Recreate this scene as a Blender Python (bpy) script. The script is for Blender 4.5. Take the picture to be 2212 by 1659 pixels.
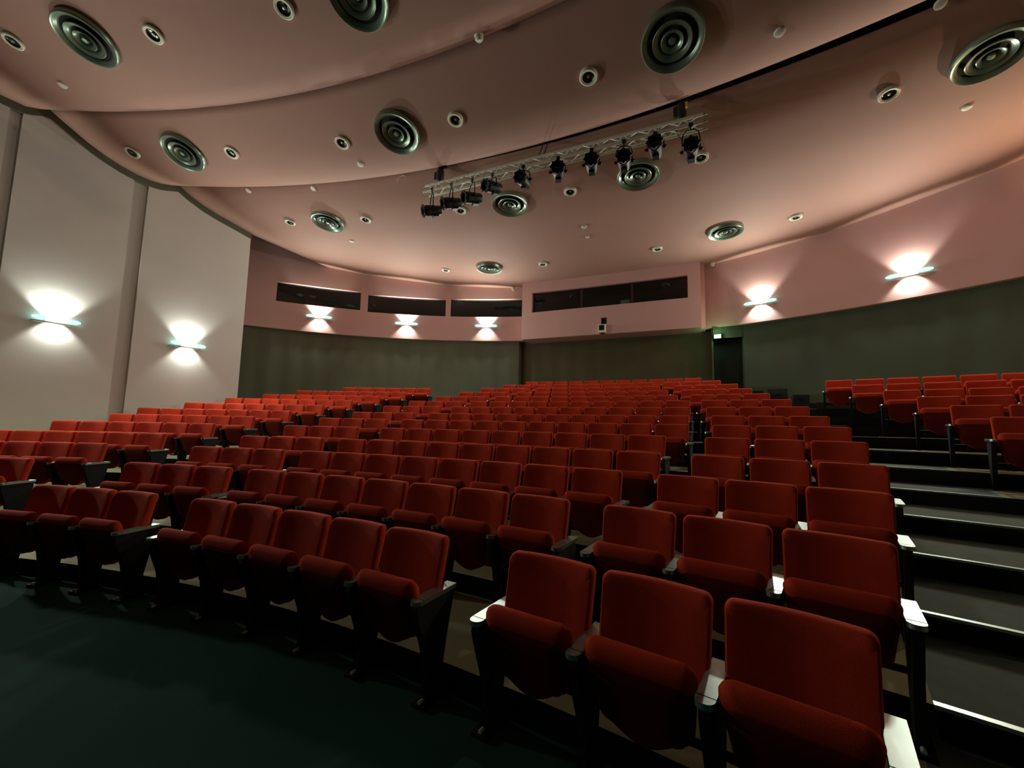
import bpy, bmesh, math, random
from math import sin, cos, radians as rad, hypot, sqrt, pi
from mathutils import Vector, Matrix
random.seed(4)
S = bpy.context.scene
COL = S.collection
for o in list(bpy.data.objects): bpy.data.objects.remove(o)

# ------------------------------------------------------------------ camera
cam = bpy.data.cameras.new('camera'); cam.sensor_fit = 'HORIZONTAL'; cam.sensor_width = 36.0
cam.lens = 894.749 / 2212 * 36.0; cam.clip_start = 0.05; cam.clip_end = 200
camo = bpy.data.objects.new('camera', cam); COL.objects.link(camo)
RT, UP, FW = (0.913739, 0.405747, 0.021205), (0.020069, -0.097198, 0.995063), (-0.405805, 0.908802, 0.096957)
camo.matrix_world = Matrix(((RT[0], UP[0], -FW[0], 2.8354), (RT[1], UP[1], -FW[1], 11.9785), (RT[2], UP[2], -FW[2], 1.5756), (0, 0, 0, 1)))
S.camera = camo
# ------------------------------------------------------------------ world, exposure
w = bpy.data.worlds.new('world'); S.world = w; w.use_nodes = True
w.node_tree.nodes['Background'].inputs[0].default_value = (0.55, 0.8, 0.7, 1)
w.node_tree.nodes['Background'].inputs[1].default_value = 0.012
S.view_settings.view_transform = 'Standard'; S.view_settings.look = 'None'
S.view_settings.exposure = 0.25; S.view_settings.gamma = 1.0; S.view_settings.use_curve_mapping = False
# light levels
SPOT_UP, SPOT_DOWN, LAMP, GLOW = 130.0, 50.0, 12.0, 88.0
WARM = (0.98, 1.0, 0.88)

# ------------------------------------------------------------------ materials
def mat(name, col, rough=0.7, metal=0.0, var=0.0, vscale=6.0, bump=0.0, bscale=200.0, sheen=0.0, sheen_col=None, emit=None, estr=0.0, spec=0.5, col2=None):
    m = bpy.data.materials.new(name); m.use_nodes = True
    nt = m.node_tree; b = nt.nodes['Principled BSDF']
    b.inputs['Base Color'].default_value = (*col, 1); b.inputs['Roughness'].default_value = rough
    b.inputs['Metallic'].default_value = metal; b.inputs['Specular IOR Level'].default_value = spec
    tc = nt.nodes.new('ShaderNodeTexCoord')
    if var > 0:
        n = nt.nodes.new('ShaderNodeTexNoise'); n.inputs['Scale'].default_value = vscale; n.inputs['Detail'].default_value = 5
        nt.links.new(tc.outputs['Object'], n.inputs['Vector'])
        mx = nt.nodes.new('ShaderNodeMix'); mx.data_type = 'RGBA'
        c2 = col2 or tuple(c * (1 - var) for c in col)
        mx.inputs[6].default_value = (*col, 1); mx.inputs[7].default_value = (*c2, 1)
        nt.links.new(n.outputs['Fac'], mx.inputs[0]); nt.links.new(mx.outputs[2], b.inputs['Base Color'])
    if bump > 0:
        n = nt.nodes.new('ShaderNodeTexNoise'); n.inputs['Scale'].default_value = bscale; n.inputs['Detail'].default_value = 3
        nt.links.new(tc.outputs['Object'], n.inputs['Vector'])
        bp = nt.nodes.new('ShaderNodeBump'); bp.inputs['Strength'].default_value = bump; bp.inputs['Distance'].default_value = 0.01
        nt.links.new(n.outputs['Fac'], bp.inputs['Height']); nt.links.new(bp.outputs[0], b.inputs['Normal'])
    if sheen > 0:
        b.inputs['Sheen Weight'].default_value = sheen; b.inputs['Sheen Roughness'].default_value = 0.4
        b.inputs['Sheen Tint'].default_value = (*(sheen_col or col), 1)
    if emit:
        b.inputs['Emission Color'].default_value = (*emit, 1); b.inputs['Emission Strength'].default_value = estr
    return m
M = dict(
    red=mat('red_velvet', (0.52, 0.044, 0.014), 0.92, var=0.22, vscale=9, bump=0.25, bscale=350, sheen=0.3, sheen_col=(1, 0.14, 0.05), spec=0.15),
    red_shaded=mat('shaded_red_lining', (0.14, 0.012, 0.005), 0.92, var=0.2, vscale=9, bump=0.2, bscale=300, spec=0.1),  # underside cover, darkened to carry the shade below the tipped seat
    black=mat('black_steel', (0.005, 0.006, 0.005), 0.75, spec=0.25),
    shell=mat('black_seat_shell', (0.008, 0.008, 0.007), 0.8, spec=0.2),
    alu=mat('brushed_aluminium', (0.50, 0.60, 0.54), 0.36, metal=1.0, var=0.1, vscale=40),
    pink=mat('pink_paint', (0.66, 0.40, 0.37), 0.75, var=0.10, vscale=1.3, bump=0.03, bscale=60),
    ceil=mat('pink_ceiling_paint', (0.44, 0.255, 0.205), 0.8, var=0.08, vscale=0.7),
    grey_strip=mat('darker_grey_plaster', (0.52, 0.50, 0.46), 0.85, var=0.08, vscale=0.9),
    grey=mat('grey_plaster', (0.78, 0.77, 0.73), 0.85, var=0.16, vscale=0.9, bump=0.25, bscale=2.2),
    curtain=mat('grey_green_cloth', (0.15, 0.16, 0.105), 0.9, var=0.35, vscale=0.8, bump=0.2, bscale=90),
    curtain_green=mat('dark_green_cloth', (0.075, 0.095, 0.06), 0.9, var=0.35, vscale=0.8, bump=0.2, bscale=90),
    curtain_dark=mat('olive_cloth', (0.10, 0.088, 0.04), 0.9, var=0.3, vscale=0.9, bump=0.2, bscale=90),
    dark=mat('dark_void_paint', (0.008, 0.008, 0.007), 0.9),
    inside=mat('dark_green_room_paint', (0.022, 0.030, 0.018), 0.8),
    door=mat('black_door_paint', (0.006, 0.006, 0.006), 0.6),
    stage=mat('dark_teal_floor', (0.022, 0.085, 0.062), 0.95, var=0.35, vscale=1.2, bump=0.2, bscale=300, spec=0.1),
    olive=mat('olive_floor_covering', (0.36, 0.35, 0.18), 0.85, var=0.2, vscale=3, bump=0.15, bscale=300),
    carpet=mat('grey_green_carpet', (0.14, 0.205, 0.165), 0.95, var=0.35, vscale=7, bump=0.3, bscale=400),
    riser=mat('shaded_riser', (0.01, 0.01, 0.009), 0.8),  # near black: shade of the unlit step fronts put into the colour
    slot=mat('dark_ceiling_slot', (0.05, 0.018, 0.013), 0.9),
    vent=mat('grey_green_enamel', (0.27, 0.37, 0.29), 0.30, metal=0.6, var=0.15, vscale=5),
    ring=mat('white_trim_ring', (0.86, 0.90, 0.76), 0.5),
    white=mat('white_plastic', (0.78, 0.80, 0.70), 0.5),
    lampin=mat('dark_reflector', (0.05, 0.055, 0.04), 0.25, metal=0.8),
    truss=mat('truss_aluminium', (0.82, 0.90, 0.76), 0.45, metal=0.15, var=0.15, vscale=20),
    spot=mat('black_lantern_paint', (0.010, 0.014, 0.011), 0.5),
    lens=mat('lantern_lens', (0.05, 0.06, 0.05), 0.08, metal=0.4),
    glassbar=mat('cyan_glass', (0.25, 0.7, 0.65), 0.2, emit=(0.35, 1.0, 0.88), estr=1.6),
    lamp=mat('lamp_glass', (1, 1, 1), 0.4, emit=WARM, estr=LAMP),
    sconce_metal=mat('pale_sconce_metal', (0.55, 0.52, 0.46), 0.5),
    exitg=mat('green_exit_light', (0.3, 0.9, 0.4), 0.4, emit=(0.12, 1.0, 0.25), estr=4.0),
    yellow=mat('yellow_label', (0.7, 0.5, 0.05), 0.6),
    cable=mat('black_cable', (0.01, 0.01, 0.01), 0.6),
    case=mat('dark_case', (0.012, 0.014, 0.012), 0.7),
)
g = bpy.data.materials.new('window_glass'); g.use_nodes = True; nt = g.node_tree; nt.nodes.clear()
out = nt.nodes.new('ShaderNodeOutputMaterial'); mx = nt.nodes.new('ShaderNodeMixShader'); fr = nt.nodes.new('ShaderNodeFresnel'); fr.inputs[0].default_value = 1.5
tr = nt.nodes.new('ShaderNodeBsdfTransparent'); tr.inputs[0].default_value = (0.75, 0.8, 0.72, 1); gl = nt.nodes.new('ShaderNodeBsdfGlossy'); gl.inputs['Roughness'].default_value = 0.03
nt.links.new(fr.outputs[0], mx.inputs[0]); nt.links.new(tr.outputs[0], mx.inputs[1]); nt.links.new(gl.outputs[0], mx.inputs[2]); nt.links.new(mx.outputs[0], out.inputs[0])
M['glass'] = g

# ------------------------------------------------------------------ mesh helpers
class MB:
    def __init__(s): s.v = []; s.f = []; s.mi = []
    def add(s, vs, fs, mi=0):
        n = len(s.v); s.v += [tuple(v) for v in vs]; s.f += [tuple(i + n for i in f) for f in fs]; s.mi += [mi] * len(fs); return s
    def quad(s, a, b, c, d, mi=0): return s.add([a, b, c, d], [(0, 1, 2, 3)], mi)
    def box(s, x0, x1, y0, y1, z0, z1, mi=0):
        v = [(x, y, z) for z in (z0, z1) for y in (y0, y1) for x in (x0, x1)]
        return s.add(v, [(0, 2, 3, 1), (4, 5, 7, 6), (0, 1, 5, 4), (2, 6, 7, 3), (0, 4, 6, 2), (1, 3, 7, 5)], mi)
    def prism(s, prof, x0, x1, mi=0, axis='x'):      # profile (a,b) extruded along axis
        n = len(prof)
        mk = {'x': lambda t, p: (t, p[0], p[1]), 'y': lambda t, p: (p[0], t, p[1]), 'z': lambda t, p: (p[0], p[1], t)}[axis]
        v = [mk(x0, p) for p in prof] + [mk(x1, p) for p in prof]
        f = [tuple(range(n)), tuple(range(2 * n - 1, n - 1, -1))] + [(i, i + n, (i + 1) % n + n, (i + 1) % n) for i in range(n)]
        return s.add(v, f, mi)
    def loft(s, rings, cap0=True, cap1=True, mi=0, closed=True):
        n = len(rings[0]); v = [p for r in rings for p in r]; f = []
        for k in range(len(rings) - 1):
            for i in range(n if closed else n - 1):
                j = (i + 1) % n; f.append((k * n + i, k * n + j, (k + 1) * n + j, (k + 1) * n + i))
        if cap0: f.append(tuple(range(n - 1, -1, -1)))
        if cap1: f.append(tuple(range((len(rings) - 1) * n, len(rings) * n)))
        return s.add(v, f, mi)
    def lathe(s, prof, n=28, axis='z', c=(0, 0, 0), cap=False, mi=0):   # prof [(r,h)]
        rings = []
        for r, h in prof:
            ring = []
            for i in range(n):
                a = 2 * pi * i / n; p = (r * cos(a), r * sin(a))
                q = {'z': (p[0], p[1], h), 'y': (p[0], h, p[1]), 'x': (h, p[0], p[1])}[axis]
                ring.append((q[0] + c[0], q[1] + c[1], q[2] + c[2]))
            rings.append(ring)
        return s.loft(rings, cap, cap, mi)
    def tube(s, pts, r, n=8, cap=True, mi=0):
        pts = [Vector(p) for p in pts]; rings = []; up = Vector((0, 0, 1))
        for i, p in enumerate(pts):
            d = (pts[min(i + 1, len(pts) - 1)] - pts[max(i - 1, 0)]).normalized()
            a = d.cross(up)
            if a.length < 0.05: a = d.cross(Vector((1, 0, 0)))
            a.normalize(); b = a.cross(d).normalized()
            rings.append([tuple(p + (a * cos(2 * pi * k / n) + b * sin(2 * pi * k / n)) * r) for k in range(n)])
        return s.loft(rings, cap, cap, mi)
    def build(s, name, mats, parent=None, smooth=False, loc=None):
        me = bpy.data.meshes.new(name); me.from_pydata(s.v, [], s.f)
        for m in (mats if isinstance(mats, (list, tuple)) else [mats]): me.materials.append(m)
        if len(me.materials) > 1: me.polygons.foreach_set('material_index', s.mi)
        bm = bmesh.new(); bm.from_mesh(me); bmesh.ops.recalc_face_normals(bm, faces=bm.faces); bm.to_mesh(me); bm.free()
        if smooth:
            me.polygons.foreach_set('use_smooth', [True] * len(me.polygons))
            try: me.set_sharp_from_angle(angle=rad(42))
            except Exception: pass
        o = bpy.data.objects.new(name, me); COL.objects.link(o)
        if loc: o.location = loc
        if parent: o.parent = parent
        return o
def tag(o, label, cat, group=None):
    o['label'] = label; o['category'] = cat
    if group: o['group'] = group
    return o
def empty(name, label, cat, loc, rz=0.0, group=None):
    o = bpy.data.objects.new(name, None); COL.objects.link(o); o.location = loc; o.rotation_euler = (0, 0, rz); o.empty_display_size = 0.1
    return tag(o, label, cat, group)
def struct(o): o['kind'] = 'structure'; return o
def kids(o): return [c for c in bpy.data.objects if c.parent == o]
def pol(r, deg, z): return (r * sin(rad(deg)), r * cos(rad(deg)), z)

# ------------------------------------------------------------------ hall data (arc rows about the origin, metres)
RZ = [(14.306, 0.0), (15.21, 0.147), (16.145, 0.297), (17.061, 0.431), (18.004, 0.606), (18.926, 0.769), (19.86, 0.929), (20.754, 1.115), (21.687, 1.303), (22.613, 1.491), (23.504, 1.688), (24.383, 1.89), (25.293, 2.09), (26.206, 2.288)]
R = {k + 1: a for k, (a, b) in enumerate(RZ)}; F = {k + 1: b for k, (a, b) in enumerate(RZ)}
PITCH = 0.54
BLOCK = {
 'M': {1: (5, -5.14), 2: (7, -6.85), 3: (8, -7.48), 4: (9, -7.96), 5: (9, -7.57), 6: (10, -8.0), 7: (10, -7.67), 8: (10, -7.29), 9: (10, -7.03), 10: (9, -6.07), 11: (8, -5.19), 12: (7, -4.35), 13: (6, -3.57), 14: (11, -6.39)},
 'C': {1: (3, 7.37), 2: (3, 8.25), 3: (3, 8.83), 4: (3, 9.27), 5: (3, 9.26), 6: (3, 9.16), 7: (3, 8.76), 8: (3, 8.24), 9: (3, 7.68), 10: (3, 6.82), 11: (3, 6.01), 12: (3, 5.27), 13: (3, 4.28)},
 'L': {1: (3, -13.474), 2: (3, -13.849), 3: (3, -14.104), 4: (3, -14.223), 5: (3, -14.042), 6: (3, -13.78), 7: (3, -13.215), 8: (3, -12.412), 9: (3, -11.756), 10: (3, -10.762), 11: (3, -9.782), 12: (3, -8.804), 13: (3, -7.671)},
 'LB': {2: (4, -27.09), 3: (5, -28.72), 4: (6, -29.825), 5: (6, -28.96), 6: (6, -28.095), 7: (7, -28.586), 8: (7, -27.306), 9: (7, -26.112), 10: (7, -24.748), 11: (7, -23.329), 12: (6, -20.531)},
 'RB': {12: (6, 13.208), 11: (5, 14.282), 10: (4, 15.364), 9: (3, 16.317), 8: (2, 17.05), 7: (1, 17.75)},
}
WC, WR = 13.0, 14.0            # rear wall: circle centre y and radius
def wall_pt(deg, z, dr=0.0): return ((WR + dr) * sin(rad(deg)), WC + (WR + dr) * cos(rad(deg)), z)
ZB, ZT = 4.82, 8.7             # underside and hidden top of the pink band

# ------------------------------------------------------------------ floor and seating tiers
fl = MB()
fl.quad((-17, -2, 0), (17, -2, 0), (17, 15, 0), (-17, 15, 0), 0)
def edge_center(k):            # half angle of the central block and start of the side blocks
    kk = min(max(k, 1), 13); n, a = BLOCK['C'][kk]; c = a + math.degrees(3 * PITCH / R[kk])
    kb = min(max(k, 3), 12); n2, b = BLOCK['LB'][kb]; s_ = -(b + math.degrees(n2 * PITCH / R[kb]))
    return c + 0.02, s_ - 0.1
A = 62.0
for k in range(2, 16):
    r0 = R[k - 1]; r1 = R[k] if k < 15 else 31.0; z = F[min(k, 14)] if k < 15 else F[14]; zp = F[k - 1] if k < 15 else F[14]
    c, s_ = edge_center(k)
    cuts = sorted(set([-A + i * 2 for i in range(int(A) + 1)] + [c, s_, -c, -s_]))
    for a, b in zip(cuts[:-1], cuts[1:]):
        mid = abs((a + b) / 2); mi = 2 if (c < mid < s_ or k > 14) else 1
        fl.quad(pol(r0, a, z), pol(r0, b, z), pol(r1, b, z), pol(r1, a, z), mi)
        if z > zp: fl.quad(pol(r0, a, zp), pol(r0, b, zp), pol(r0, b, z), pol(r0, a, z), 3)
struct(fl.build('floor', [M['stage'], M['olive'], M['carpet'], M['riser']]))
# bright step nosings in the two stair aisles
n = 0
for sg in (1, -1):
    for k in range(2, 15):
        c, s_ = edge_center(k); mb = MB(); r0 = R[k - 1]; z = F[k]
        prof = [(-0.010, -0.012), (-0.010, 0.006), (0.03, 0.006), (0.03, 0.0005), (-0.001, 0.0005), (-0.001, -0.012)]
        rings = [[pol(r0 + a, sg * (c + (s_ - c) * t / 6), z + b) for a, b in prof] for t in range(7)]
        mb.loft(rings); n += 1
        struct(mb.build('trim_%d' % n, M['alu']))

# ------------------------------------------------------------------ ceiling: three bulging panels
KX, KS = 0.005, 0.0067
TA = [(8, 10.4), (13, 9.2), (18.3, 8.0), (19.2, 7.68), (20.02, 7.45), (20.32, 7.46), (20.5, 7.55), (20.61, 7.65)]
TB = [(20.61, 7.65), (20.75, 7.56), (21.0, 7.42), (21.2, 7.31), (21.45, 7.21), (21.75, 7.13), (22.05, 7.09), (22.3, 7.10), (22.5, 7.14), (22.7, 7.22), (22.85, 7.31)]
TC = [(22.85, 7.31), (23.1, 7.18), (23.45, 7.06), (23.8, 6.99), (24.1, 6.95), (24.75, 6.86), (26, 6.86), (28, 6.865), (31.2, 6.88)]
def lerp(T, s):
    if s <= T[0][0]: return T[0][1]
    for (a, p), (b, q) in zip(T[:-1], T[1:]):
        if s <= b: return p + (q - p) * (s - a) / (b - a)
    return T[-1][1]
def gap(x): return max(0.0, 0.07 + 0.022 * x)
def ceil_xy(x, s): return (x, -3.4 + sqrt(max((s + KS * x * x) ** 2 - x * x, 0.0)))
XW = 9.82
def panel(name, T, gp=False):
    mb = MB(); xs = [-XW + 2 * XW * i / 64 for i in range(65)]
    rows = [a for a, b in T]
    if T is TA: rows = [8, 10, 12, 13, 14, 15, 16, 17] + rows[2:]
    elif T is TC: rows = rows[:6] + [25.4, 26, 27, 28, 29, 30, 31.2]
    V = []
    for j, s in enumerate(rows):
        for x in xs:
            ss = s + (gap(x) * max(0, 1 - (s - rows[0]) / 1.2) if gp else 0)
            X, Y = ceil_xy(x, ss); V.append((X, Y, lerp(T, s) + KX * x * x))
    N = 65
    mb.add(V, [(j * N + i, j * N + i + 1, (j + 1) * N + i + 1, (j + 1) * N + i) for j in range(len(rows) - 1) for i in range(64)])
    o = mb.build(name, M['ceil'], smooth=True)
    sd = o.modifiers.new('thickness', 'SOLIDIFY'); sd.thickness = 0.06; sd.offset = 1
    return struct(o)
def flip_up(o):
    me = o.data
    if sum(p.normal.z for p in me.polygons) > 0: me.flip_normals()
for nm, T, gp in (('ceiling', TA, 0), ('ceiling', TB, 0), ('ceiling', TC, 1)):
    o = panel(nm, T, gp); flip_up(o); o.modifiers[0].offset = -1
# structural slab above, closes the hall
struct(MB().box(-17, 17, -2, 30, 10.6, 10.8).build('ceiling', M['dark']))
# dark lining above the slot
mb = MB(); rings = []
for i in range(65):
    x = -XW + 2 * XW * i / 64; p = []
    for s, dz in ((22.75, 0.10), (22.75, 0.45), (23.9, 0.45), (23.9, 0.02)):
        X, Y = ceil_xy(x, s); p.append((X, Y, 7.33 + KX * x * x + dz))
    rings.append(p)
mb.loft(rings, False, False, closed=False); struct(mb.build('trim_40', M['slot']))

# ------------------------------------------------------------------ walls
def arc_wall(mb, d0, d1, z0, z1, dr=0.0, step=1.5, mi=0, ripple=0.0):
    n = max(1, int(abs(d1 - d0) / step)); V = []
    for i in range(n + 1):
        a = d0 + (d1 - d0) * i / n; q = ripple * (sin(a * 2.1) + 0.5 * sin(a * 5.3 + 1))
        V += [wall_pt(a, z0, dr + q), wall_pt(a, z1, dr + q)]
    mb.add(V, [(2 * i, 2 * i + 2, 2 * i + 3, 2 * i + 1) for i in range(n)], mi)
# pink band left, with three long windows
WIN = [(-51.2, -39.5, 5.82, 6.55), (-38.45, -26.2, 5.78, 6.48), (-25.45, -13.7, 5.78, 6.50)]
DEP = 0.22
mb = MB()
arc_wall(mb, -74, -51.2, ZB, ZT); arc_wall(mb, -51.2, -12.9, ZB, 5.78)
arc_wall(mb, -51.2, -39.5, 5.78, 5.82); arc_wall(mb, -51.2, -39.5, 6.55, ZT); arc_wall(mb, -39.5, -38.45, 5.78, ZT)
arc_wall(mb, -38.45, -26.2, 6.48, ZT); arc_wall(mb, -26.2, -25.45, 5.78, ZT); arc_wall(mb, -25.45, -13.7, 6.50, ZT); arc_wall(mb, -13.7, -12.9, 5.78, ZT)
for a, b, z0, z1 in WIN:      # reveals
    n = 8
    for i in range(n):
        p, q = a + (b - a) * i / n, a + (b - a) * (i + 1) / n
        for z in (z0, z1): mb.quad(wall_pt(p, z), wall_pt(q, z), wall_pt(q, z, DEP), wall_pt(p, z, DEP))
    for p in (a, b): mb.quad(wall_pt(p, z0), wall_pt(p, z1), wall_pt(p, z1, DEP), wall_pt(p, z0, DEP))
for i in range(40):           # underside of the band
    p, q = -74 + 61.1 * i / 40, -74 + 61.1 * (i + 1) / 40
    mb.quad(wall_pt(p, ZB), wall_pt(q, ZB), wall_pt(q, ZB, 0.3), wall_pt(p, ZB, 0.3))
struct(mb.build('wall_left_band', M['pink'], smooth=True))
mb = MB(); arc_wall(mb, 12.9, 74, ZB, ZT)
for i in range(40):
    p, q = 12.9 + 61.1 * i / 40, 12.9 + 61.1 * (i + 1) / 40
    mb.quad(wall_pt(p, ZB), wall_pt(q, ZB), wall_pt(q, ZB, 0.3), wall_pt(p, ZB, 0.3))
struct(mb.build('wall_right_band', M['pink'], smooth=True))
# dark gallery behind the windows
mb = MB(); arc_wall(mb, -54, -12.5, 5.4, 6.9, 1.6)
for i in range(20):
    p, q = -54 + 41.5 * i / 20, -54 + 41.5 * (i + 1) / 20
    for z in (5.4, 6.9): mb.quad(wall_pt(p, z, DEP), wall_pt(q, z, DEP), wall_pt(q, z, 1.6), wall_pt(p, z, 1.6))
for p in (-54, -12.5): mb.quad(wall_pt(p, 5.4, DEP), wall_pt(p, 6.9, DEP), wall_pt(p, 6.9, 1.6), wall_pt(p, 5.4, 1.6))
struct(mb.build('wall_gallery', M['inside']))
for i, (a, b, z0, z1) in enumerate(WIN):
    mb = MB(); arc_wall(mb, a, b, z0, z1, DEP - 0.05, step=3)
    pane = struct(mb.build('window_%d' % (i + 1), M['glass']))
    f = MB()
    for zz in (z0 + 0.015, z1 - 0.015): f.tube([wall_pt(a + (b - a) * t / 8, zz, DEP - 0.05) for t in range(9)], 0.02, 6)
    for aa in (a + 0.08, b - 0.08): f.tube([wall_pt(aa, z0, DEP - 0.05), wall_pt(aa, z1, DEP - 0.05)], 0.02, 6)
    f.build('window_frame', M['dark'], pane)
# lower wall cloth: left, behind the booth, right, with the dark doorway
DX0, DX1 = 3.37, 4.23
mb = MB(); arc_wall(mb, -74, -14.2, 0, ZB, 0.15, step=0.5, ripple=0.012)
mb.quad(wall_pt(-14.2, 0, 0.15), wall_pt(-14.2, ZB, 0.15), (-3.48, 26.98, ZB), (-3.48, 26.98, 0))
struct(mb.build('wall_left_lower', M['curtain'], smooth=True))
mb = MB(); N = 60
V = []
for i in range(N + 1):
    x = -3.48 + (DX0 + 3.48) * i / N; y = 26.96 + 0.01 * sin(x * 9) + 0.006 * sin(x * 23); V += [(x, y, 0), (x, y, ZB)]
mb.add(V, [(2 * i, 2 * i + 2, 2 * i + 3, 2 * i + 1) for i in range(N)])
mb.box(DX0 - 0.04, DX0, 26.6, 27.0, 0, ZB)
struct(mb.build('wall_back_lower', M['curtain_dark'], smooth=True))
dR = math.degrees(math.asin(DX1 / (WR + 0.15)))
mb = MB(); arc_wall(mb, dR, 74, 0, ZB, 0.15, step=0.5, ripple=0.008)
x1, y1, _ = wall_pt(dR, 0, 0.15); mb.quad((x1, y1, 0), (x1, y1, ZB), (x1 - 0.02, y1 + 0.5, ZB), (x1 - 0.02, y1 + 0.5, 0))
mb.quad((DX0, 26.55, 4.45), (DX1 + 0.02, y1 + 0.02, 4.45), (DX1 + 0.02, y1 + 0.02, ZB), (DX0, 26.55, ZB))   # head above the doorway
struct(mb.build('wall_right_lower', M['curtain_green'], smooth=True))
mb = MB(); mb.box(DX0 - 0.02, DX1 + 0.04, 26.95, 27.0, 2.2, 4.46)
d = struct(mb.build('door_1', M['door']))
MB().tube([(DX1 - 0.12, 26.93, 3.2), (DX1 - 0.12, 26.90, 3.2), (DX1 - 0.12, 26.90, 3.4), (DX1 - 0.12, 26.93, 3.4)], 0.012, 6).build('door_handle', M['black'], d)
# control booth
BX0, BX1, BY, BZ0, BZ1 = -3.12, 3.03, 26.1, 4.75, 7.6
wx0, wx1, wz0, wz1 = -2.73, 2.655, 5.75, 6.505
px0, px1, pz0, pz1 = -0.14, 0.063, 5.10, 5.33
mb = MB(); y = BY
def fr_(x0, x1, z0, z1): mb.quad((x0, y, z0), (x1, y, z0), (x1, y, z1), (x0, y, z1))
fr_(BX0, BX1, wz1, BZ1); fr_(BX0, wx0, wz0, wz1); fr_(wx1, BX1, wz0, wz1)
fr_(BX0, BX1, pz1, wz0); fr_(BX0, px0, pz0, pz1); fr_(px1, BX1, pz0, pz1); fr_(BX0, BX1, BZ0, pz0)
for X in (BX0, BX1): mb.quad((X, y, BZ0), (X, 27.2, BZ0), (X, 27.2, BZ1), (X, y, BZ1))
for X in (BX1,): mb.box(BX1, BX1 + 0.13, 26.42, 27.0, BZ0 + 0.03, BZ1)
mb.quad((BX0, y, BZ0), (BX1, y, BZ0), (BX1, 27.2, BZ0), (BX0, 27.2, BZ0))
for (a, b, c, e, dp) in ((wx0, wx1, wz0, wz1, 0.22), (px0, px1, pz0, pz1, 0.12)):
    for X in (a, b): mb.quad((X, y, c), (X, y + dp, c), (X, y + dp, e), (X, y, e))
    for Z in (c, e): mb.quad((a, y, Z), (b, y, Z), (b, y + dp, Z), (a, y + dp, Z))
struct(mb.build('wall_booth', M['pink']))
mb = MB(); mb.box(wx0 - 0.3, wx1 + 0.3, BY + 0.22, BY + 2.6, 5.2, 6.9)
room = mb.build('wall_booth_inside', M['inside'])
# open its front face
bm = bmesh.new(); bm.from_mesh(room.data)
bmesh.ops.delete(bm, geom=[f for f in bm.faces if all(abs(v.co.y - (BY + 0.22)) < 1e-4 for v in f.verts)], context='FACES'); bm.to_mesh(room.data); bm.free()
struct(room)
mb = MB(); mb.quad((wx0, BY + 0.16, wz0), (wx1, BY + 0.16, wz0), (wx1, BY + 0.16, wz1), (wx0, BY + 0.16, wz1))
pane = struct(mb.build('window_4', M['glass']))
f = MB()
for X in (-0.86, 0.90): f.box(X - 0.035, X + 0.035, BY + 0.13, BY + 0.19, wz0, wz1)
f.box(wx0, wx0 + 0.04, BY + 0.13, BY + 0.19, wz0, wz1); f.box(wx1 - 0.04, wx1, BY + 0.13, BY + 0.19, wz0, wz1)
f.box(wx0, wx1, BY + 0.13, BY + 0.19, wz0, wz0 + 0.03); f.box(wx0, wx1, BY + 0.13, BY + 0.19, wz1 - 0.03, wz1)
f.build('window_frame', M['slot'], pane)
mb = MB(); mb.quad((px0, BY + 0.11, pz0), (px1, BY + 0.11, pz0), (px1, BY + 0.11, pz1), (px0, BY + 0.11, pz1)); struct(mb.build('window_5', M['door']))
# things in the booth
dk = empty('control_desk', 'pale low control desk seen behind the long booth window', 'desk', (-1.3, BY + 0.62, 5.2))
MB().box(-0.75, 0.75, -0.3, 0.3, 0.55, 0.62).build('desk_top', M['white'], dk)
for X in (-0.7, 0.7):
    MB().box(X - 0.03, X + 0.03, -0.28, 0.28, 0, 0.55).build('leg', M['black'], dk)
mo = empty('monitor', 'pale computer monitor right behind the booth window, beside its right mullion', 'monitor', (0.62, BY + 0.42, 5.2))
MB().box(-0.16, 0.16, -0.02, 0.02, 0.58, 0.80).build('screen', M['white'], mo)
MB().box(-0.03, 0.03, -0.02, 0.02, 0.02, 0.6).build('stand', M['black'], mo)
MB().box(-0.12, 0.12, -0.09, 0.09, 0, 0.02).build('base', M['black'], mo)
# side walls
mb = MB()
GX = -9.8
def wseg(y0, y1): mb.box(GX - 0.14, GX, y0, y1, 0, 8.7)
wseg(-2, 14.95); wseg(15.13, 17.03); wseg(17.33, 20.0)
mb.box(GX - 0.34, GX - 0.14, -2, 20.0, 0, 8.7)
for a_, b_ in ((14.95, 15.13), (17.03, 17.33)): mb.box(GX - 0.14, GX - 0.045, a_, b_, 0, 8.7, 1)
struct(mb.build('wall_left', [M['grey'], M['grey_strip']]))
mb = MB(); mb.box(9.85, 10.2, -2, 20.0, 0, 8.7); struct(mb.build('wall_right', M['curtain']))
# dark strip added as shade along the grey wall's head, following the ceiling
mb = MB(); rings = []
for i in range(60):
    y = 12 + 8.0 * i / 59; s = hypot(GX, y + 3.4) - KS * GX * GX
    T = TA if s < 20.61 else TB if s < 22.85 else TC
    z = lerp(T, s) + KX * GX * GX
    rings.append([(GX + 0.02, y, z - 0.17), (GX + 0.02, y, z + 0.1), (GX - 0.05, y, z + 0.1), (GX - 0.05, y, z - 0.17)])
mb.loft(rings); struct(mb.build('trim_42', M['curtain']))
struct(MB().box(-17, 17, -2.2, -2, 0, 10.6).build('wall_front', M['dark']))
mb = MB()
for sg in (-1, 1): mb.quad((sg * 17, -2, 0), (sg * 17, 30, 0), (sg * 17, 30, 10.6), (sg * 17, -2, 10.6))
mb.quad((-17, 30, 0), (17, 30, 0), (17, 30, 10.6), (-17, 30, 10.6))
struct(mb.build('wall_outer', M['dark']))

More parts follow.
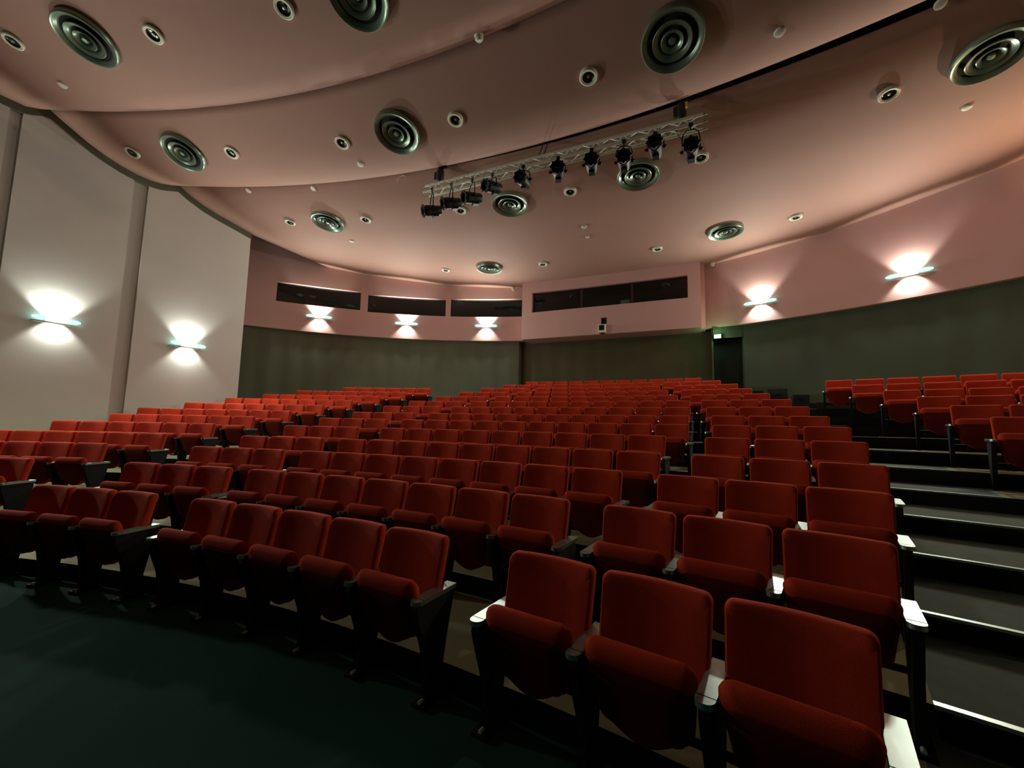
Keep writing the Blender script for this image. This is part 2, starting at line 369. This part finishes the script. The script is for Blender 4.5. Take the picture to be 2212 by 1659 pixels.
# ------------------------------------------------------------------ wall sconces
def spot(name, parent, loc, rot, energy, size=140.0, blend=0.18, radius=0.03, col=WARM):
    l = bpy.data.lights.new(name, 'SPOT'); l.energy = energy; l.spot_size = rad(size); l.spot_blend = blend; l.shadow_soft_size = radius; l.color = col
    o = bpy.data.objects.new(name, l); COL.objects.link(o); o.parent = parent; o.location = loc; o.rotation_euler = rot
    return o
def sconce(loc, rz, label, up=1.0, down=1.0, w=0.86, col=WARM, glow=1.0):
    # local frame: wall plane at y=0, room towards -y
    t = empty('wall_sconce', label, 'wall light', loc, rz, 'wall lights around the hall')
    h = w / 2
    MB().box(-0.16, 0.16, -0.03, 0.0, -0.06, 0.06).build('back_plate', M['sconce_metal'], t)
    b = MB(); n = 12; rings = []
    for i in range(n + 1):
        x = -h + w * i / n; e = 0.4 if i in (0, n) else 1.0; y = -0.105 - 0.03 * (1 - (x / h) ** 2)
        rings.append([(x, y - 0.022 * e, -0.018 * e), (x, y - 0.022 * e, 0.018 * e), (x, y - 0.008 * e, 0.042 * e), (x, y + 0.012 * e, 0.042 * e), (x, y + 0.012 * e, -0.042 * e), (x, y - 0.008 * e, -0.042 * e)])
    b.loft(rings).build('glass_bar', M['glassbar'], t, smooth=True)
    s_ = MB(); rings = []
    for i in range(n + 1):
        x = -h * 0.98 + w * 0.98 * i / n; y = -0.05 - 0.11 * (1 - (x / h) ** 2)
        z = -0.09 + 0.02 * (x / h) ** 2
        rings.append([(x, y, z - 0.012), (x, y - 0.006, z + 0.012), (x, -0.02, z + 0.012), (x, -0.02, z - 0.0)])
    s_.loft(rings).build('bowed_tray', M['sconce_metal'], t, smooth=True)
    l = MB(); l.lathe([(0.001, -0.15), (0.03, -0.14), (0.05, -0.1), (0.058, 0.0), (0.05, 0.1), (0.03, 0.14), (0.001, 0.15)], 14, 'x', (0, -0.16, 0.012))
    l.build('lamp', M['lamp'], t, smooth=True)
    if up: spot('uplight', t, (0, -0.08, 0.10), (rad(180 - 58), 0, 0), SPOT_UP * up, col=col)
    if down: spot('downlight', t, (0, -0.08, -0.14), (rad(58), 0, 0), SPOT_DOWN * down, col=col)
    gl_ = bpy.data.lights.new('front_glow', 'AREA'); gl_.shape = 'RECTANGLE'; gl_.size = 0.3; gl_.size_y = 0.09; gl_.energy = GLOW * glow; gl_.color = col
    go = bpy.data.objects.new('front_glow', gl_); COL.objects.link(go); go.parent = t; go.location = (0, -0.23, 0.02); go.rotation_euler = (rad(-81), 0, 0)
    return t
def band_sconce(deg, label, **kw): return sconce(wall_pt(deg, 5.4, -0.002), -rad(deg), label, **kw)
band_sconce(-45.25, 'glowing wall light below the far left window of the pink band')
band_sconce(-32.3, 'glowing wall light below the middle one of the three left windows')
band_sconce(-19.51, 'glowing wall light below the window nearest the control booth')
band_sconce(19.51, 'glowing wall light on the pink wall just right of the control booth', up=0.65)
band_sconce(33.0, 'large glowing wall light at the far right of the photo', up=0.6, col=(0.95, 0.95, 0.85))
band_sconce(45.25, 'wall light on the right pink wall beyond the edge of the photo', col=(1.0, 0.7, 0.4))
sconce((GX + 0.002, 15.97, 3.61), rad(90), 'bright wall light on the grey wall nearest the left edge', up=0.6, down=0.55, w=0.75)
sconce((GX + 0.002, 18.52, 3.54), rad(90), 'wall light on the grey wall nearest the rear corner', up=0.55, down=0.7, w=0.84)
sconce((GX + 0.002, 13.42, 3.65), rad(90), 'wall light on the grey wall beyond the left edge of the photo', w=0.8)

# ------------------------------------------------------------------ theatre seats
def outline(wt, wb, z0, z1, rt, belly=0.0, n=6):
    """closed outline in (x,z): rounded top corners, bellied lower edge"""
    pts = []
    ht, hb = wt / 2, wb / 2
    for i in range(n + 1):
        a = pi / 2 * i / n; pts.append((ht - rt + rt * cos(a), z1 - rt + rt * sin(a)))
    for i in range(1, 6): pts.append(((ht - rt) * (1 - 2 * i / 6), z1))
    for i in range(n + 1):
        a = pi / 2 + pi / 2 * i / n; pts.append((-ht + rt + rt * cos(a), z1 - rt + rt * sin(a)))
    rb = 0.05
    for i in range(n + 1):
        a = pi + pi / 2 * i / n; pts.append((-hb + rb + rb * cos(a), z0 + belly + rb + rb * sin(a)))
    for i in range(1, 8):
        t = i / 8; pts.append(((-hb + rb) * (1 - 2 * t), z0 + belly - belly * sin(pi * t)))
    for i in range(n + 1):
        a = 1.5 * pi + pi / 2 * i / n; pts.append((hb - rb + rb * cos(a), z0 + belly + rb + rb * sin(a)))
    return pts
def pillow(pts, layers, warp, c):
    """layers: list of (inset scale, depth y)"""
    mb = MB(); rings = []
    for sc, y in layers:
        ring = []
        for x, z in pts:
            X, Z = c[0] + (x - c[0]) * sc[0], c[1] + (z - c[1]) * sc[1]
            ring.append(warp(X, y, Z))
        rings.append(ring)
    mb.loft(rings); return mb
TH, HB = 0.085, 0.30
def warp_back(x, y, z):            # lean backwards, hollow across
    return (x, y - 0.23 * (0.86 - z) - 0.045 * (x / 0.25) ** 2 * (1 if y < 0.05 else 0.8) + 0.03, z)
po = outline(0.495, 0.48, 0.455, 0.862, 0.034, 0.025)
cc = (0, 0.66)
lay = [((0.02, 0.02), -0.004), ((0.3, 0.3), -0.004), ((0.6, 0.6), -0.003), ((0.86, 0.83), 0.0), ((0.95, 0.935), 0.006), ((0.985, 0.98), 0.018), ((1, 1), 0.035), ((1, 1), 0.052), ((0.985, 0.98), 0.066), ((0.95, 0.94), 0.075), ((0.5, 0.5), 0.077)]
back_mb = pillow(po, lay, warp_back, cc)
ps = outline(0.47, 0.46, 0.40, 0.82, 0.04, 0.03)
shell_mb = pillow(ps, [((0.6, 0.6), 0.078), ((1, 1), 0.078), ((1, 1), 0.094), ((0.95, 0.95), 0.1), ((0.5, 0.5), 0.1)], warp_back, (0, 0.62))
# tipped-up seat
YT, ZT_, YBm, ZBm = -0.245, 0.66, -0.105, 0.255
def warp_seat(x, y, z):            # z along seat height 0..1 in metres from bottom
    t = (z - 0.0) / 0.42; ux, uz = (YT - YBm) / 0.42, (ZT_ - ZBm) / 0.42
    by, bz = YBm + ux * z, ZBm + uz * z
    nl = hypot(ux, uz); ny, nz = -uz / nl, ux / nl     # towards the viewer
    return (x, by + ny * (-y), bz + nz * (-y))
pq = outline(0.465, 0.40, 0.0, 0.425, 0.05, 0.07)
lay2 = [((0.02, 0.02), -0.05), ((0.5, 0.5), -0.05), ((0.78, 0.76), -0.048), ((0.87, 0.86), -0.042), ((0.94, 0.935), -0.03), ((0.985, 0.98), -0.012), ((1, 1), 0.006), ((0.985, 0.98), 0.024), ((0.94, 0.935), 0.038), ((0.85, 0.84), 0.047), ((0.5, 0.5), 0.05)]
seat_mb = pillow(pq, lay2, warp_seat, (0, 0.21))
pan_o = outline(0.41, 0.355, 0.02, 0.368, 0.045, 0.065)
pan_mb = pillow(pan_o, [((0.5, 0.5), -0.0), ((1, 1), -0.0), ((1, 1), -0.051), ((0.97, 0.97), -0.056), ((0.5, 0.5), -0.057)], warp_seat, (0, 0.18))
def leg_mb(x):
    prof = [(-0.275, 0.565), (0.045, 0.565), (0.045, 0.50), (0.0, 0.33), (-0.035, 0.16), (-0.04, 0.0), (-0.185, 0.0), (-0.175, 0.14), (-0.20, 0.30), (-0.262, 0.47), (-0.28, 0.53)]
    return MB().prism(prof, x - 0.021, x + 0.021)
def arm_mb(x):
    o_ = [(x - 0.036, 0.055), (x + 0.036, 0.055), (x + 0.036, -0.245)]
    pl = o_ + [(x - 0.036, -0.245)]
    return MB().prism(pl, 0.567, 0.592, axis='z')
def cap_mb(x):
    pl = [(x + 0.036, -0.249)] + [(x + 0.036 * cos(a), -0.262 - 0.036 * sin(a)) for a in [pi * i / 10 for i in range(11)]] + [(x - 0.036, -0.249)]
    return MB().prism(pl, 0.567, 0.591, axis='z')
def foot_mb(x): return MB().box(x - 0.045, x + 0.045, -0.225, -0.03, 0.0, 0.022)
def trim_mb(x): return MB().tube([(x, -0.215, 0.026), (x, -0.10, 0.030)], 0.011, 8)
MESH = {}
def tmpl(name, mb, m, smooth=True):
    o = mb.build(name, m, smooth=smooth); MESH[name + str(len(MESH))] = o.data; me = o.data; bpy.data.objects.remove(o); return me
me_back = tmpl('backrest', back_mb, M['red']); me_shell = tmpl('back_shell', shell_mb, M['shell']); me_seat = tmpl('seat', seat_mb, M['red']); me_pan = tmpl('seat_underside', pan_mb, M['red_shaded'])
hp = PITCH / 2
SIDE = {}
for key, x in (('l', -hp), ('r', hp)):
    SIDE[key] = (tmpl('leg', leg_mb(x), M['black'], False), tmpl('armrest', arm_mb(x), M['alu'], False), tmpl('armrest_cap', cap_mb(x), M['alu'], False), tmpl('foot', foot_mb(x), M['black'], False), tmpl('foot_trim', trim_mb(x), M['truss'], False))
me_rail = tmpl('crossbar', MB().tube([(-hp, -0.07, 0.30), (hp, -0.07, 0.30)], 0.018, 8), M['black'])
def inst(name, me, parent):
    o = bpy.data.objects.new(name, me); COL.objects.link(o); o.parent = parent; return o
def make_seat(k, deg, label, group, left=True, right=False, detail=True):
    t = empty('theatre_seat', label, 'theatre seat', pol(R[k], deg, F[k]), -rad(deg), group)
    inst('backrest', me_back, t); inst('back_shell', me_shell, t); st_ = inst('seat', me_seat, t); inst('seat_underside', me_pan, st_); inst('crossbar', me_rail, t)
    for key, on in (('l', left), ('r', right)):
        if not on: continue
        lg, ar, cp, ft, tm = SIDE[key]
        L_ = inst('leg', lg, t); a_ = inst('armrest', ar, t)
        inst('armrest_cap', cp, a_)
        if detail: f_ = inst('foot', ft, L_); inst('foot_trim', tm, L_)
    return t
ORD = ['', 'first', 'second', 'third', 'fourth', 'fifth', 'sixth', 'seventh', 'eighth', 'ninth', 'tenth', 'eleventh', 'twelfth', 'thirteenth', 'fourteenth']
def seat_label(b, k, i, n):
    row = 'front row' if k == 1 else ORD[k] + ' row'
    if k == 14: return 'red seat %s from left in rearmost row under the booth' % ORD[i + 1]
    if b == 'M': return 'red seat %s from left in the wide middle bank, %s' % (ORD[i + 1], row)
    if b in 'CL':
        return 'red %s seat of three just %s of the middle bank, %s' % (['left', 'middle', 'right'][i], 'right' if b == 'C' else 'left', row)
    rr = 12 - k + 1; row = 'rearmost row' if rr == 1 else ORD[rr] + ' row from rear'
    if b == 'LB': return 'red seat of grey wall bank, %s from aisle, %s' % (ORD[n - i], row)
    return 'red seat right of the stairs, %s from them, %s' % (ORD[i + 1], row)
GRP = {'M': 'red seats of the wide middle bank', 'C': 'red seats in threes right of the middle', 'L': 'red seats in threes left of the middle', 'LB': 'red seats along the grey wall', 'RB': 'red seats beyond the right stairs'}
for b in BLOCK:
    for k in BLOCK[b]:
        n, a0 = BLOCK[b][k]
        for i in range(n):
            deg = a0 + math.degrees((i + 0.5) * PITCH / R[k])
            make_seat(k, deg, seat_label(b, k, i, n), GRP[b], True, i == n - 1, k <= 6)

# ------------------------------------------------------------------ ceiling fittings
def on_ceiling(o, gx, gy):
    nrm = Vector((gx, gy, -1)).normalized()      # pointing down into the room
    o.rotation_mode = 'QUATERNION'; o.rotation_quaternion = Vector((0, 0, -1)).rotation_difference(nrm)
def vent_parts(t, D=0.88):
    q = D / 2
    MB().lathe([(q, 0.12), (q, -0.012), (q * 0.965, -0.03), (q * 0.85, -0.012), (q * 0.79, 0.035), (q * 0.77, 0.035), (q * 0.83, -0.004), (q * 0.95, -0.018)], 40).build('outer_cone', M['vent'], t, True)
    MB().lathe([(q * 0.63, -0.014), (q * 0.61, -0.024), (q * 0.50, 0.0), (q * 0.45, 0.035), (q * 0.43, 0.035), (q * 0.48, 0.0), (q * 0.59, -0.018)], 36).build('middle_cone', M['vent'], t, True)
    MB().lathe([(q * 0.36, -0.016), (q * 0.34, -0.026), (q * 0.26, 0.0), (q * 0.22, 0.035), (q * 0.20, 0.035), (q * 0.24, 0.0), (q * 0.32, -0.02)], 28).build('inner_cone', M['vent'], t, True)
    MB().lathe([(0.001, -0.022), (q * 0.09, -0.02), (q * 0.12, 0.0), (q * 0.1, 0.04)], 20).build('hub', M['vent'], t, True)
    MB().lathe([(q * 0.93, 0.0), (q * 0.9, 0.040), (0.001, 0.042)], 32).build('duct_collar', M['dark'], t, True)
VENT = [(-6.461,14.846,7.966,0.014,-0.301),(-1.463,15.906,7.681,0.003,-0.319),(2.620,17.931,7.253,-0.014,-0.342),(6.922,19.951,7.208,0.037,-0.162),(-7.626,16.941,7.561,0.040,-0.437),(-2.419,17.952,7.243,0.005,-0.334),(-1.228,20.710,6.954,-0.008,-0.144),(1.792,20.677,6.965,0.011,-0.147),(-6.539,20.019,7.177,-0.035,-0.163),(3.649,24.123,6.938,0.037,0.003),(-3.570,24.204,6.935,-0.036,0.003)]
VL = ['large round grey air diffuser in the top left corner of the ceiling', 'round air diffuser cut off by the top edge of the photo', 'large round air diffuser at top right, above the truss', 'round air diffuser cut off by the right edge of the photo', 'round air diffuser on the ceiling nearest the grey wall', 'round air diffuser just left of the truss shadow', 'round air diffuser below the middle of the truss, behind a black lantern', 'round air diffuser behind the lanterns near the right end of the truss', 'round air diffuser on the rear ceiling panel left of the truss', 'round air diffuser on the rear ceiling above the right pink wall', 'small-looking round air diffuser farthest back, above the left windows']
def lift(p, dz):
    s_ = hypot(p[0], p[1] + 3.4) - KS * p[0] * p[0]
    T = TA if s_ < 20.61 else TB if s_ < 22.85 else TC
    return (p[0], p[1], lerp(T, s_) + KX * p[0] * p[0] + dz)
for p, lb in zip(VENT, VL):
    t = empty('air_diffuser', lb, 'air vent', lift(p, -0.06), 0, 'round ceiling air diffusers'); on_ceiling(t, p[3], p[4]); vent_parts(t)
DOWN = [(-7.881,14.420,8.073,0.017,-0.292),(-5.181,15.208,7.875,0.012,-0.308),(-2.673,15.672,7.746,0.006,-0.317),(-8.923,16.582,7.660,0.045,-0.426),(-6.443,17.283,7.448,0.034,-0.446),(-3.707,17.811,7.290,0.020,-0.355),(-1.145,18.063,7.214,-0.004,-0.239),(1.349,18.069,7.212,0.005,-0.202),(5.824,20.202,7.126,0.031,-0.155),(3.017,20.604,6.991,0.018,-0.143),(0.287,20.739,6.945,0.002,-0.141),(-7.756,19.780,7.265,-0.041,-0.160),(-5.349,20.233,7.108,-0.028,-0.165),(5.247,24.097,7.011,0.053,0.003),(1.866,24.555,6.891,0.019,0.003),(-5.208,24.009,7.006,-0.052,0.003),(-1.700,24.438,6.886,-0.017,0.003),(-2.544,20.589,6.991,-0.013,-0.159)]
DL = ['unlit recessed downlight at the far top left of the ceiling', 'unlit recessed downlight just right of the top left diffuser', 'recessed downlight cut by the top edge, left of centre', 'recessed downlight nearest the grey wall, left of a diffuser', 'recessed downlight right of the diffuser nearest the grey wall', 'recessed downlight left of the diffuser beside the truss shadow', 'recessed downlight in front of the truss shadow, right of a diffuser', 'recessed downlight below the large top right diffuser', 'recessed downlight left of the diffuser at the right edge', 'recessed downlight half hidden by the last lantern at the right end', 'recessed downlight under the middle of the truss, between two diffusers', 'recessed downlight left of the rear left diffuser', 'recessed downlight right of the rear left diffuser', 'recessed downlight above the right pink wall, right of a diffuser', 'recessed downlight above the right end of the control booth', 'recessed downlight left of the farthest diffuser, above the left windows', 'recessed downlight right of the farthest diffuser, before the booth', 'recessed downlight peeping out behind the second lantern from left']
for p, lb in zip(DOWN, DL):
    t = empty('recessed_downlight', lb, 'ceiling light', lift(p, -0.032), 0, 'unlit recessed downlights'); on_ceiling(t, p[3], p[4])
    MB().lathe([(0.142, 0.09), (0.142, -0.012), (0.128, -0.02), (0.098, -0.012), (0.094, 0.008)], 30).build('trim_ring', M['ring'], t, True)
    MB().lathe([(0.096, 0.0), (0.085, 0.015), (0.06, 0.024), (0.001, 0.026)], 24).build('reflector', M['lampin'], t, True)
    MB().lathe([(0.001, -0.004), (0.022, 0.0), (0.028, 0.012), (0.02, 0.024)], 14).build('bulb', M['vent'], t, True)
DISC = [(-8.091,15.123,7.858,0.012,-0.293),(-0.099,17.032,7.534,-0.003,0.2),(4.014,18.342,7.182,0.015,-0.194),(6.000,19.001,7.453,-0.014,-0.402),(7.144,21.064,7.120,0.072,0.003),(-3.756,18.386,7.173,-0.014,-0.158),(-7.841,18.589,7.583,0.018,-0.392),(-5.937,19.003,7.452,0.014,-0.403),(-6.746,21.128,7.090,-0.068,0.003),(0.199,22.381,6.866,0.002,0.003),(0.136,23.001,6.866,0.001,0.003)]
CL = ['small white ceiling disc below the top left diffuser', 'small white domed detector near the top centre of the ceiling', 'small white ceiling disc at top right, before the dark slot', 'small white ceiling disc cut by the top edge at right', 'small white ceiling disc below the diffuser at the right edge', 'small white ceiling disc below the diffuser left of the truss', 'white ceiling disc just behind the panel edge, nearest the grey wall', 'small white ceiling disc behind the panel edge, above the rear left diffuser', 'small white ceiling disc below the rear left diffuser', 'small white ceiling disc in mid rear ceiling, nearer the truss of two', 'small white ceiling disc in mid rear ceiling, farther back of two']
for i, (p, lb) in enumerate(zip(DISC, CL)):
    t = empty('smoke_detector', lb, 'ceiling disc', lift(p, -0.02 if i != 1 else -0.03), 0, 'small white ceiling discs'); on_ceiling(t, p[3], p[4])
    h = 0.07 if i == 1 else 0.018; q = 0.066 if i != 10 else 0.05
    MB().lathe([(q, 0.02), (q, 0.0), (q * 0.96, -h * 0.6), (q * 0.6, -h), (0.001, -h)], 22).build('cover', M['white'], t, True)
    MB().lathe([(q * 1.08, 0.024), (q * 1.08, 0.006), (q, 0.002)], 22).build('base', M['ring'], t, True)
# two small domes where band meets ceiling
for loc, lb in (((-3.63, 26.40, 6.86), 'small white dome camera at the left top corner of the booth'), ((3.40, 26.45, 6.88), 'small white dome camera at the right top corner of the booth')):
    t = empty('dome_camera', lb, 'security camera', loc, 0, 'dome cameras beside the booth')
    MB().lathe([(0.075, 0.05), (0.075, 0.02), (0.07, 0.0)], 20, cap=True).build('mount', M['white'], t, True)
    MB().lathe([(0.066, 0.0), (0.06, -0.035), (0.035, -0.06), (0.001, -0.068)], 20).build('dome', M['white'], t, True)
# wall speaker under the projection port
t = empty('wall_speaker', 'small white box speaker with dark grille under the booth window', 'speaker', (-0.08, BY - 0.02, 4.75))
MB().box(-0.12, 0.12, -0.16, 0.0, 0.02, 0.30).build('cabinet', M['white'], t)
MB().box(-0.085, 0.085, -0.168, -0.16, 0.10, 0.275).build('grille', M['black'], t)
MB().box(-0.05, 0.05, -0.10, 0.015, 0.0, 0.02).build('bracket', M['black'], t)
# exit light in the doorway head
t = empty('exit_light', 'glowing green emergency light over the dark doorway', 'exit sign', (3.50, 26.50, 4.50), -rad(12))
MB().box(-0.10, 0.10, -0.05, 0.02, -0.06, 0.06).build('housing', M['white'], t)
MB().box(-0.09, 0.09, -0.058, -0.05, -0.05, 0.05).build('lit_panel', M['exitg'], t)
pl = bpy.data.lights.new('glow', 'POINT'); pl.energy = 6.0; pl.color = (0.35, 1.0, 0.45); pl.shadow_soft_size = 0.05
po_ = bpy.data.objects.new('glow', pl); COL.objects.link(po_); po_.parent = t; po_.location = (0.02, -0.14, 0.0)
# dark cases on the landing right of the doorway
for (x, y, z, wd, dp, hh, rz, lb) in ((4.32, 24.72, F[13], 0.28, 0.3, 0.50, 0.1, 'small black case on the landing, directly beside the centre seats'), (4.78, 24.52, F[13], 0.42, 0.35, 0.53, -0.05, 'largest black case on the landing right of the doorway'), (5.20, 24.30, F[13], 0.34, 0.3, 0.36, 0.15, 'low black case on the landing, nearest the right seats')):
    t = empty('equipment_case', lb, 'case', (x, y, z), rz - rad(11), 'black cases on the landing')
    MB().box(-wd / 2, wd / 2, -dp / 2, dp / 2, 0.02, hh * 0.7).build('body', M['case'], t)
    MB().box(-wd / 2, wd / 2, -dp / 2, dp / 2, hh * 0.71, hh).build('lid', M['case'], t)
    MB().box(-0.05, 0.05, -dp / 2 - 0.015, -dp / 2, hh * 0.66, hh * 0.76).build('latch', M['black'], t)
    for X in (-1, 1): MB().box(X * wd * 0.35 - 0.03, X * wd * 0.35 + 0.03, -dp * 0.4, dp * 0.4, 0, 0.02).build('foot', M['black'], t)

# ------------------------------------------------------------------ lighting truss with its lanterns
X0, X1 = -2.48, 3.03
CH = [(19.01, 6.715), (18.945, 6.54), (19.165, 6.56)]
t = empty('lighting_truss', 'long triangular aluminium truss hanging under the ceiling slot', 'truss', (0, 19.05, 6.6))
def loc_(x, yz): return (x, yz[0] - 19.05, yz[1] - 6.6)
for i, c in enumerate(CH):
    MB().tube([loc_(X0, c), loc_(X1, c)], 0.026, 10).build('chord', M['truss'], t, True)
    for X in (X0, X1):
        MB().lathe([(0.014, 0.0), (0.016, 0.05), (0.008, 0.07)], 8, 'x', loc_(X, c) if X > 0 else loc_(X - 0.07, c), True).build('coupler', M['alu'], t, True)
nb = 22
for a, b in ((0, 1), (1, 2), (2, 0)):
    for j in range(nb):
        xa, xb = X0 + 0.06 + (X1 - X0 - 0.12) * j / nb, X0 + 0.06 + (X1 - X0 - 0.12) * (j + 1) / nb
        p, q = (CH[a], CH[b]) if j % 2 == 0 else (CH[b], CH[a])
        MB().tube([loc_(xa, p), loc_(xb, q)], 0.011, 6).build('brace', M['truss'], t, True)
# hoists and hangers
for x, lb in ((-2.30, 'black hoist motor above the left end of the truss'), (2.70, 'black hoist motor with yellow label above the right end of the truss')):
    h = empty('hoist_motor', lb, 'hoist', (x, 19.30, 6.92), 0, 'hoists over the truss')
    MB().lathe([(0.06, 0.0), (0.085, 0.03), (0.085, 0.26), (0.06, 0.3)], 16, cap=True).build('motor_body', M['spot'], h, True)
    MB().box(-0.13, -0.05, -0.05, 0.06, 0.06, 0.24).build('gearbox', M['spot'], h)
    MB().box(-0.06, 0.16, -0.02, 0.02, 0.30, 0.36).build('mounting_bar', M['black'], h)
    MB().tube([(0, 0.05, 0.3), (0, 0.14, 0.48)], 0.02, 8).build('hook', M['black'], h)
    MB().tube([(0, -0.02, 0.03), (0.0, -0.27, -0.2)], 0.008, 6).build('chain', M['alu'], h)
    if x > 0: MB().box(0.06, 0.10, -0.09, -0.04, 0.16, 0.26).build('label_plate', M['yellow'], h)
for x, lb in ((0.12, 'thin black hanger strap at mid truss, left of a pair'), (0.22, 'thin black hanger strap at mid truss, right of a pair')):
    MBs = MB().tube([(0, 0.0, 0.0), (-0.02, 0.25, 0.35), (-0.02, 0.42, 0.66)], 0.012, 6)
    tag(MBs.build('hanger_strap', M['cable'], loc=(x, 19.02, 6.66)), lb, 'strap', 'hanger straps at mid truss')
# lanterns
SP = [(-2.24, 6.07, 6.34), (-1.76, 6.14, 6.42), (-1.26, 6.15, 6.43), (-0.80, 6.28, 6.5), (-0.13, 6.26, 6.5), (0.57, 6.27, 6.5), (1.2, 6.26, 6.5), (1.77, 6.17, 6.45), (2.29, 6.28, 6.52), (2.84, 6.09, 6.38)]
SLB = ['leftmost', 'second from left', 'third from left', 'fourth from left', 'fifth from left', 'fifth from right', 'fourth from right', 'third from right', 'second from right', 'rightmost']
TILT = [16, 16, 14, 12, 8, 6, 4, 4, 0, 2]; YAW = [-42, -42, -36, -26, 2, 14, 10, 6, 0, 0]
for i, (x, zb, zc) in enumerate(SP):
    cy, cz = CH[1] if zc > 6.4 else CH[1]
    h = empty('stage_lantern', 'black stage lantern, %s of ten hanging on the truss' % SLB[i], 'stage light', (x, cy, zb), rad(YAW[i]), 'stage lanterns on the truss')
    ztop = cz - zb
    MB().lathe([(0.032, -0.03), (0.036, -0.03), (0.036, 0.03), (0.032, 0.03)], 12, 'x', (0, 0, ztop)).build('clamp', M['spot'], h)
    MB().tube([(0, 0, ztop - 0.03), (0, 0, ztop - 0.09)], 0.012, 8).build('clamp_bolt', M['spot'], h)
    zy = ztop - 0.09; hw = 0.135
    yoke = MB().tube([(-hw, 0, -0.03), (-hw, 0, zy * 0.55), (-hw * 0.85, 0, zy * 0.85), (-hw * 0.4, 0, zy), (hw * 0.4, 0, zy), (hw * 0.85, 0, zy * 0.85), (hw, 0, zy * 0.55), (hw, 0, -0.03)], 0.011, 8)
    yoke.build('yoke', M['spot'], h, True)
    b = MB().lathe([(0.03, 0.17), (0.075, 0.165), (0.085, 0.14), (0.085, 0.06), (0.095, 0.055), (0.095, -0.03), (0.10, -0.035), (0.10, -0.10), (0.092, -0.105), (0.085, -0.14), (0.075, -0.14)], 20, 'y', cap=False)
    body = b.build('lamp_body', M['spot'], h, True); body.rotation_euler = (rad(TILT[i]), 0, 0); body.scale = (1.15, 1.25, 1.15)
    MB().lathe([(0.001, -0.115), (0.05, -0.112), (0.08, -0.10)], 20, 'y').build('lens', M['lens'], body, True)
    fr = MB()
    n8 = 16; ro = [(0.125 if q % 2 == 0 else 0.10) for q in range(n8)]
    oi = [(ro[q] * cos(2 * pi * q / n8), ro[q] * sin(2 * pi * q / n8)) for q in range(n8)]; ii = [(0.082 * cos(2 * pi * q / n8), 0.082 * sin(2 * pi * q / n8)) for q in range(n8)]
    fr.loft([[(a, -0.142, c) for a, c in oi], [(a, -0.156, c) for a, c in oi], [(a, -0.156, c) for a, c in ii], [(a, -0.142, c) for a, c in ii], [(a, -0.142, c) for a, c in oi]], False, False)
    fr.build('colour_frame', M['spot'], body)
    for sx in (-1, 1): MB().lathe([(0.018, sx * 0.10), (0.022, sx * 0.145), (0.012, sx * 0.155)], 10, 'x', cap=True).build('knob', M['spot'], body)
    MB().box(-0.045, 0.045, 0.0, 0.10, -0.125, -0.08).build('lamp_base', M['spot'], body)
tag(MB().tube([(2.62, 18.93, 6.5), (2.66, 18.9, 6.35), (2.74, 18.9, 6.22), (2.8, 18.93, 6.12)], 0.005, 5).build('hanging_cable', M['cable']), 'thin black cable drooping beside the rightmost lantern', 'cable')
tag(MB().tube([(-3.5, 19.27, 7.2), (-3.46, 19.28, 7.3), (-3.36, 19.29, 7.33), (-3.28, 19.29, 7.3), (-3.25, 19.27, 7.2)], 0.007, 6).build('wire_loop', M['white']), 'small white wire loop on the ceiling edge left of the truss', 'wire')
